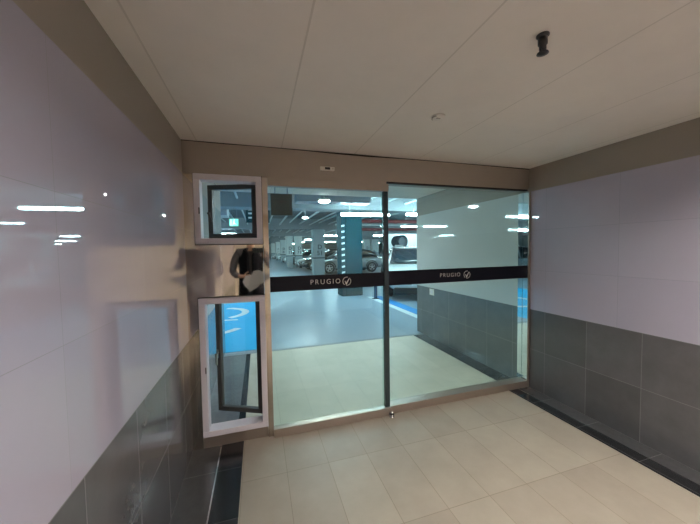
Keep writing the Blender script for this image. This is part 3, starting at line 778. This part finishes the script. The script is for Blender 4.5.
def make_car(paint, h=1.47, suv=False):
    """front towards +x, centre of the floor plan at the origin"""
    r = empty('parked_car')
    W = 0.91
    zt = 0.98 if suv else 0.90
    # lower body
    st = [(-2.28, 0.42, zt - 0.10, 0.74), (-2.20, 0.26, zt + 0.02, 0.84), (-1.7, 0.22, zt + 0.05, W), (-0.6, 0.20, zt + 0.02, W), (0.5, 0.20, zt, W), (1.1, 0.21, zt - 0.03, W), (1.75, 0.22, zt - 0.10, 0.89), (2.12, 0.24, zt - 0.20, 0.82), (2.28, 0.36, zt - 0.32, 0.70)]
    bm = bmesh.new()
    secs = []
    for x, z0, z1, hw in st:
        half = [(0.0, z0), (hw * 0.86, z0), (hw * 0.985, z0 + 0.14), (hw, (z0 + z1) / 2), (hw * 0.97, z1 - 0.10), (hw * 0.86, z1), (0.0, z1 + 0.025)]
        secs.append([(x, y, z) for y, z in half] + [(x, -y, z) for y, z in half[-2:0:-1]])
    loft(bm, secs)
    body = link('body', bm, 'car_' + paint, r, smooth=True, sub=2)
    # glasshouse
    def house(grow, zlift, x_in):
        g = [(-2.02 + x_in, zt + 0.0, zt + 0.06, 0.76), (-1.55, zt, h - 0.10, 0.73), (-0.9, zt, h - 0.01, 0.74), (-0.1, zt, h, 0.74), (0.40, zt, h - 0.07, 0.73), (1.20 - x_in, zt - 0.05, zt + 0.02, 0.74)]
        out = []
        for x, z0, z1, hw in g:
            b0 = hw + 0.07
            t0 = max(hw - 0.17 * max(0.15, (z1 - z0) / 0.5), 0.5)
            half = [(0, z0), (b0, z0), (t0 + 0.03 + grow, z1 - 0.035 + zlift), (t0 - 0.06, z1 + zlift), (0, z1 + 0.015 + zlift)]
            out.append([(x, y, z) for y, z in half] + [(x, -y, z) for y, z in half[-2:0:-1]])
        return out
    bm = bmesh.new(); loft(bm, house(0, 0, 0)); link('window_glass', bm, 'car_glass', r, smooth=True, sub=1)
    # painted roof skin and pillars
    bm = bmesh.new()
    rs = []
    for x, z, hw in ((-1.62, h - 0.13, 0.57), (-1.2, h - 0.035, 0.60), (-0.6, h + 0.012, 0.61), (0.0, h + 0.012, 0.61), (0.36, h - 0.045, 0.60)):
        rs.append([(x, -hw, z - 0.03), (x, -hw * 0.85, z + 0.01), (x, 0, z + 0.02), (x, hw * 0.85, z + 0.01), (x, hw, z - 0.03), (x, 0, z - 0.03)])
    loft(bm, rs)
    link('roof', bm, 'car_' + paint, r, smooth=True, sub=1)
    for s in (-1, 1):
        for (xa, xb, ya, yb, za, zb, t) in ((0.36, 1.12, 0.61, 0.80, h - 0.07, zt, 0.028), (-1.6, -1.95, 0.60, 0.80, h - 0.13, zt + 0.02, 0.06), (-0.35, -0.35, 0.645, 0.835, h - 0.05, zt, 0.03)):
            bm = bmesh.new()
            cyl(bm, (xa, s * ya, za), (xb, s * yb, zb), t, n=8)
            link('pillar', bm, 'car_' + paint, r, smooth=True)
    for x in (1.38, -1.36):
        for s in (-1, 1):
            bm = bmesh.new()
            y0 = s * 0.70
            prof = [(0.20, 0), (0.30, 0.0), (0.325, 0.03), (0.325, 0.18), (0.30, 0.222), (0.20, 0.222)]
            lathe(bm, [(a, s * b) for a, b in prof], (x, y0, 0.325), axis='y', n=24)
            wl = link('wheel', bm, 'tyre', r, smooth=True)
            bm = bmesh.new()
            lathe(bm, [(0.205, s * 0.20), (0.21, s * 0.224), (0.185, s * 0.226), (0.18, s * 0.205)], (x, y0, 0.325), axis='y', n=24)
            yy = y0 + s * 0.226
            for q in range(5):
                a = q * 2 * PI / 5 + 0.3
                ca, sa = math.cos(a), math.sin(a)
                c = Vector((x, yy, 0.325)); d = Vector((ca, 0, sa)); e = Vector((-sa, 0, ca))
                poly(bm, [c + e * 0.04, c - e * 0.04, c + d * 0.195 - e * 0.022, c + d * 0.195 + e * 0.022], (0, s * 0.006, 0))
            link('rim', bm, 'rim', wl)
            bm = bmesh.new()
            arc(bm, (x, 0.335), 0.375, 0.07, 5, 175, lambda u, v: (u, s * 0.905, v), (0, s * 0.008, 0))
            link('wheel_arch', bm, 'car_trim', r)
    for s in (-1, 1):
        bm = bmesh.new()
        poly(bm, [(2.16, s * 0.46, zt - 0.30), (2.16, s * 0.40, zt - 0.41), (2.06, s * 0.76, zt - 0.37), (1.92, s * 0.86, zt - 0.24), (2.02, s * 0.74, zt - 0.24)], (0.09, 0, 0.0))
        link('headlight', bm, 'headlight', r)
        link('taillight', B((-2.29, -2.18, s * 0.66 - 0.14, s * 0.66 + 0.14, zt - 0.22, zt - 0.08)), 'taillight', r, bevel=0.02)
        bm = bmesh.new()
        lathe(bm, [(0.02, -0.05), (0.06, -0.04), (0.065, 0.02), (0.03, 0.06)], (0.92, s * 0.95, zt + 0.08), axis='x', n=12)
        cyl(bm, (0.92, s * 0.82, zt + 0.02), (0.92, s * 0.95, zt + 0.06), 0.02, n=8)
        link('side_mirror', bm, 'car_' + paint, r, smooth=True)
        each('door_handle', 'car_trim', r, (-0.15, 0.0, s * 0.91 - 0.012, s * 0.91 + 0.012, zt - 0.17, zt - 0.14), (-1.1, -0.95, s * 0.91 - 0.012, s * 0.91 + 0.012, zt - 0.17, zt - 0.14))
    bm = bmesh.new()
    box(bm, 2.14, 2.285, -0.36, 0.36, zt - (0.53 if suv else 0.44), zt - (0.45 if suv else 0.33))
    link('grille', bm, 'car_trim', r, bevel=0.01)
    link('bumper', B((2.10, 2.27, -0.74, 0.74, 0.17 if suv else 0.22, 0.36 if suv else 0.40)), 'car_trim', r, bevel=0.04)
    link('number_plate', B((2.275, 2.296, -0.26, 0.26, 0.42, 0.53)), 'line_white', r)
    each('sill', 'car_trim', r, (-0.95, 0.98, -0.90, -0.80, 0.18, 0.30), (-0.95, 0.98, 0.80, 0.90, 0.18, 0.30), bevel=0.02)
    return r

def copy_tree(o, parent=None):
    c = o.copy()
    COL.objects.link(c)
    if parent:
        c.parent = parent
        c.matrix_parent_inverse = o.matrix_parent_inverse
    for ch in o.children:
        copy_tree(ch, c)
    return c
proto = {}
def car(paint, x, y, hd, lab, group=None, suv=False, h=1.47):
    key = (paint, suv, h)
    if key not in proto:
        o = proto[key] = make_car(paint, h, suv)
    else:
        o = copy_tree(proto[key])
        o.pop('group', None)
    o.location = (x, y, 0)
    o.rotation_euler = (0, 0, hd)
    tag(o, lab, 'car', group)
    return o
PIa = PI
# nearest: white, nose towards the doors
hd = math.atan2(-0.94, -0.35)
ca, sa = math.cos(hd), math.sin(hd)
cx = 3.50 - (2.2 * ca + 0.82 * sa)
cy = 5.15 - (2.2 * sa - 0.82 * ca)
car('white', cx, cy, hd, 'white car facing the glass doors, half hidden by the outer right wall', None, True, 1.50)
car('silver', 5.45, 15.9, PI, 'silver grey car parked side on behind the teal column')
car('black', 4.95, 18.6, PI, 'dark car nosing out between the numbered grey column and the lit white column')
car('white', 5.05, 21.2, PI, 'white car just left of the numbered grey column, behind the dark car')
car('grey', 4.8, 26.0, PI, 'dark grey car just behind the brightly lit column')
car('white', 4.6, 28.8, PI, 'white car nosing out left of the brightly lit column')
car('black', 4.7, 34.4, PI, 'black car in the far row, left of the brightly lit column')
car('white', 4.5, 37.0, PI, 'white car in the far row, second of the white ones beyond the lit column')
car('silver', 4.5, 42.4, PI, 'small distant silver car near the end of the row')
car('white', 4.3, 45.0, PI, 'small most distant white car in the aisle row')
car('black', 12.4, 18.0, PI, 'black car behind the right part of the teal column')
car('silver', 12.5, 24.5, PI / 2, 'silver car far behind the white columns')
car('white', 12.2, 21.2, PI, 'white car in the second row, behind the silver grey car')
car('grey', 10.5, 14.0, PI / 2, 'dark grey car seen over the white car\'s bonnet')
car('silver', -6.2, 9.4, 0.0, 'silver car on the left of the aisle, nearest of the left row')
car('black', -6.3, 12.1, 0.0, 'black car on the left of the aisle beside the silver one')
car('white', -6.3, 17.6, 0.0, 'white car on the left of the aisle behind the numbered column')

# ------------------------------------------------------------------ the photographer (seen in the steel panel)
def skin(name, verts, edges, mat, parent, sub=2, root=0):
    me = bpy.data.meshes.new(name)
    me.from_pydata([v[0] for v in verts], edges, [])
    o = bpy.data.objects.new(name, me)
    COL.objects.link(o)
    me.materials.append(M[mat])
    o.parent = parent
    md = o.modifiers.new('skin', 'SKIN')
    md.use_smooth_shade = True
    for i, v in enumerate(verts):
        rr = v[1] if isinstance(v[1], tuple) else (v[1], v[1])
        me.skin_vertices[0].data[i].radius = rr
        me.skin_vertices[0].data[i].use_root = (i == root)
    s = o.modifiers.new('subsurf', 'SUBSURF')
    s.levels = sub
    s.render_levels = sub
    return o
PX, PY = -0.12, -2.72
person = empty('person', (PX, PY, 0))
tag(person, 'person in black vest and grey shirt photographing, mirrored in the steel panel', 'person')
V, E = [], []
def chain(pts, frm=None):
    prev = frm
    for p in pts:
        V.append(p)
        i = len(V) - 1
        if prev is not None:
            E.append((prev, i))
        prev = i
    return prev
pel = chain([((0, 0, 0.93), (0.15, 0.10))])
ch = chain([((0, 0, 1.10), (0.135, 0.09)), ((0, 0.0, 1.28), (0.15, 0.10)), ((0, 0, 1.40), (0.13, 0.085))], pel)
nk = chain([((0, 0.0, 1.475), 0.058), ((0, 0.015, 1.53), 0.054), ((0, 0.02, 1.60), (0.072, 0.085)), ((0, 0.015, 1.665), (0.078, 0.095)), ((0, 0.005, 1.72), (0.055, 0.07))], ch)
hip = {}
for s in (-1, 1):
    chain([((s * 0.09, 0, 0.86), 0.092), ((s * 0.10, 0.01, 0.48), 0.062), ((s * 0.105, -0.01, 0.28), 0.055), ((s * 0.105, -0.02, 0.09), 0.04), ((s * 0.115, 0.06, 0.045), 0.036), ((s * 0.12, 0.14, 0.035), 0.03)], pel)
# left arm: elbow out, forearm to the belly holding the sheet
LW = (-0.13, 0.215, 1.055)
la = chain([((-0.175, 0, 1.425), 0.062), ((-0.245, -0.01, 1.28), 0.048), ((-0.275, 0.01, 1.12), 0.042), ((-0.21, 0.13, 1.06), 0.036), (LW, 0.026)], ch)
pal = chain([((-0.09, 0.245, 1.055), (0.034, 0.02))], la)
for k in range(4):
    z = 1.080 - k * 0.018
    ln = (0.9, 1.0, 0.95, 0.75)[k]
    chain([((-0.055, 0.262, z), 0.0095), ((-0.055 + 0.035 * ln, 0.268, z - 0.002), 0.009), ((-0.055 + 0.055 * ln, 0.255, z - 0.004), 0.008)], pal)
chain([((-0.085, 0.235, 1.095), 0.010), ((-0.055, 0.225, 1.118), 0.009), ((-0.03, 0.228, 1.125), 0.008)], pal)
# right arm: raised, holding the phone
RW = (0.185, 0.315, 1.405)
ra = chain([((0.175, 0, 1.425), 0.062), ((0.265, 0.03, 1.30), 0.048), ((0.30, 0.10, 1.20), 0.042), ((0.225, 0.215, 1.31), 0.036), (RW, 0.026)], ch)
pal2 = chain([((0.19, 0.335, 1.445), (0.02, 0.034))], ra)
for k in range(4):
    z = 1.425 + k * 0.016
    chain([((0.212, 0.350, z), 0.0095), ((0.218, 0.374, z), 0.009), ((0.212, 0.388, z + 0.002), 0.008)], pal2)
chain([((0.19, 0.33, 1.475), 0.010), ((0.19, 0.335, 1.505), 0.009), ((0.185, 0.345, 1.520), 0.008)], pal2)
body = skin('body', V, E, 'skin', person)
# clothing
V, E = [], []
c0 = chain([((0, 0, 0.86), (0.165, 0.115)), ((0, 0, 1.10), (0.15, 0.103)), ((0, 0, 1.28), (0.163, 0.112)), ((0, 0, 1.41), (0.138, 0.095)), ((0, 0, 1.475), 0.068)])
chain([((-0.18, 0, 1.425), 0.076), ((-0.252, -0.01, 1.28), 0.064), ((-0.285, 0.01, 1.12), 0.060), ((-0.215, 0.125, 1.062), 0.047), ((-0.165, 0.185, 1.058), 0.040)], 3)
chain([((0.18, 0, 1.425), 0.076), ((0.272, 0.03, 1.30), 0.064), ((0.31, 0.10, 1.195), 0.058), ((0.232, 0.205, 1.30), 0.047), ((0.205, 0.275, 1.365), 0.040)], 3)
skin('shirt', V, E, 'shirt', person)
bm = bmesh.new()
secs = []
for z, rx, ry in ((0.66, 0.205, 0.155), (0.82, 0.20, 0.15), (0.98, 0.19, 0.14), (1.12, 0.185, 0.135), (1.28, 0.195, 0.142), (1.38, 0.19, 0.135), (1.45, 0.155, 0.115), (1.50, 0.09, 0.085)):
    row = []
    gap = 0.10 + (0.25 if z > 1.44 else 0)
    for k in range(25):
        a = PI / 2 + gap + (2 * PI - 2 * gap) * k / 24
        row.append(bm.verts.new((rx * math.cos(a), ry * math.sin(a), z)))
    secs.append(row)
for i in range(len(secs) - 1):
    for k in range(24):
        bm.faces.new((secs[i][k], secs[i][k + 1], secs[i + 1][k + 1], secs[i + 1][k]))
vest = link('vest', bm, 'vest', person, smooth=True)
sd = vest.modifiers.new('solid', 'SOLIDIFY'); sd.thickness = 0.012
V, E = [], []
p0 = chain([((0, 0, 0.97), (0.16, 0.112)), ((0, 0, 0.88), (0.165, 0.115))])
for s in (-1, 1):
    chain([((s * 0.095, 0, 0.78), 0.105), ((s * 0.105, 0.01, 0.48), 0.08), ((s * 0.11, -0.015, 0.10), 0.07)], p0)
skin('trousers', V, E, 'trousers', person)
for s in (-1, 1):
    bm = bmesh.new()
    prof = [(-0.10, 0.036, 0.075), (-0.06, 0.044, 0.09), (0.02, 0.046, 0.085), (0.10, 0.05, 0.06), (0.17, 0.042, 0.045), (0.20, 0.02, 0.03)]
    loft(bm, [[(s * 0.113 - hw, y, 0.0), (s * 0.113 + hw, y, 0.0), (s * 0.113 + hw, y, h_ * 0.6), (s * 0.113 + hw * 0.5, y, h_), (s * 0.113 - hw * 0.5, y, h_), (s * 0.113 - hw, y, h_ * 0.6)] for y, hw, h_ in prof])
    link('shoe', bm, 'black', person, smooth=True, sub=1)
# hair and face
bm = bmesh.new()
bmesh.ops.create_uvsphere(bm, u_segments=24, v_segments=14, radius=1.0, matrix=Matrix.Translation((0, -0.002, 1.675)) @ Matrix.Diagonal((0.092, 0.112, 0.095, 1)))
bmesh.ops.delete(bm, geom=[v for v in bm.verts if (v.co.z < 1.60) or (v.co.y > 0.035 and v.co.z < 1.715)], context='VERTS')
hr = link('hair', bm, 'hair', person, smooth=True)
sd = hr.modifiers.new('solid', 'SOLIDIFY'); sd.thickness = 0.008
for s in (-1, 1):
    bm = bmesh.new()
    bmesh.ops.create_uvsphere(bm, u_segments=12, v_segments=8, radius=0.012, matrix=Matrix.Translation((s * 0.031, 0.103, 1.645)))
    ey = link('eye', bm, 'eye', person, smooth=True)
    bm = bmesh.new()
    bmesh.ops.create_uvsphere(bm, u_segments=10, v_segments=6, radius=0.006, matrix=Matrix.Translation((s * 0.031, 0.1115, 1.644)))
    link('iris', bm, 'hair', ey, smooth=True)
    bm = bmesh.new()
    bmesh.ops.create_uvsphere(bm, u_segments=10, v_segments=8, radius=1, matrix=Matrix.Translation((s * 0.082, 0.01, 1.635)) @ Matrix.Diagonal((0.012, 0.02, 0.03, 1)))
    link('ear', bm, 'skin', person, smooth=True)
bm = bmesh.new()
loft(bm, [[(-0.008, 0.095, 1.645), (0.008, 0.095, 1.645), (0.0, 0.112, 1.645)], [(-0.016, 0.10, 1.602), (0.016, 0.10, 1.602), (0.0, 0.130, 1.606)], [(-0.01, 0.098, 1.594), (0.01, 0.098, 1.594), (0.0, 0.112, 1.594)]])
link('nose', bm, 'skin', person, smooth=True)
bm = bmesh.new()
bmesh.ops.create_uvsphere(bm, u_segments=12, v_segments=6, radius=1, matrix=Matrix.Translation((0, 0.100, 1.568)) @ Matrix.Diagonal((0.024, 0.008, 0.008, 1)))
link('mouth', bm, 'taillight', person, smooth=True)['label'] = 'closed lips'

# phone just behind the viewpoint
r = empty('smartphone', (0.0, CAM_Y - 0.012, 1.455))
tag(r, 'black phone held up level by the photographer', 'phone')
link('case', B((-0.09, 0.075, -0.008, 0.0, -0.038, 0.038)), 'black', r, bevel=0.003)
link('screen', B((-0.085, 0.070, -0.009, -0.0075, -0.034, 0.034)), 'car_glass', r)
# sheet of paper in the left hand
r = empty('paper_sheet', (PX + 0.05, PY + 0.305, 0.99))
tag(r, 'pale grey sheet of paper held at the belly by the photographer', 'paper')
bm = bmesh.new()
outline = [(-0.17, -0.01), (-0.13, 0.08), (-0.04, 0.09), (-0.01, 0.15), (0.07, 0.16), (0.15, 0.12), (0.17, 0.09), (0.26, 0.10), (0.27, 0.05), (0.19, 0.02), (0.16, -0.02), (0.08, -0.06), (0.05, -0.10), (-0.07, -0.17), (-0.10, -0.12), (-0.14, -0.08)]
pts = [(u, -0.02 * math.cos(u * 9), v) for u, v in outline]
poly(bm, pts, (0, 0.0015, 0))
link('sheet', bm, 'paper', r)
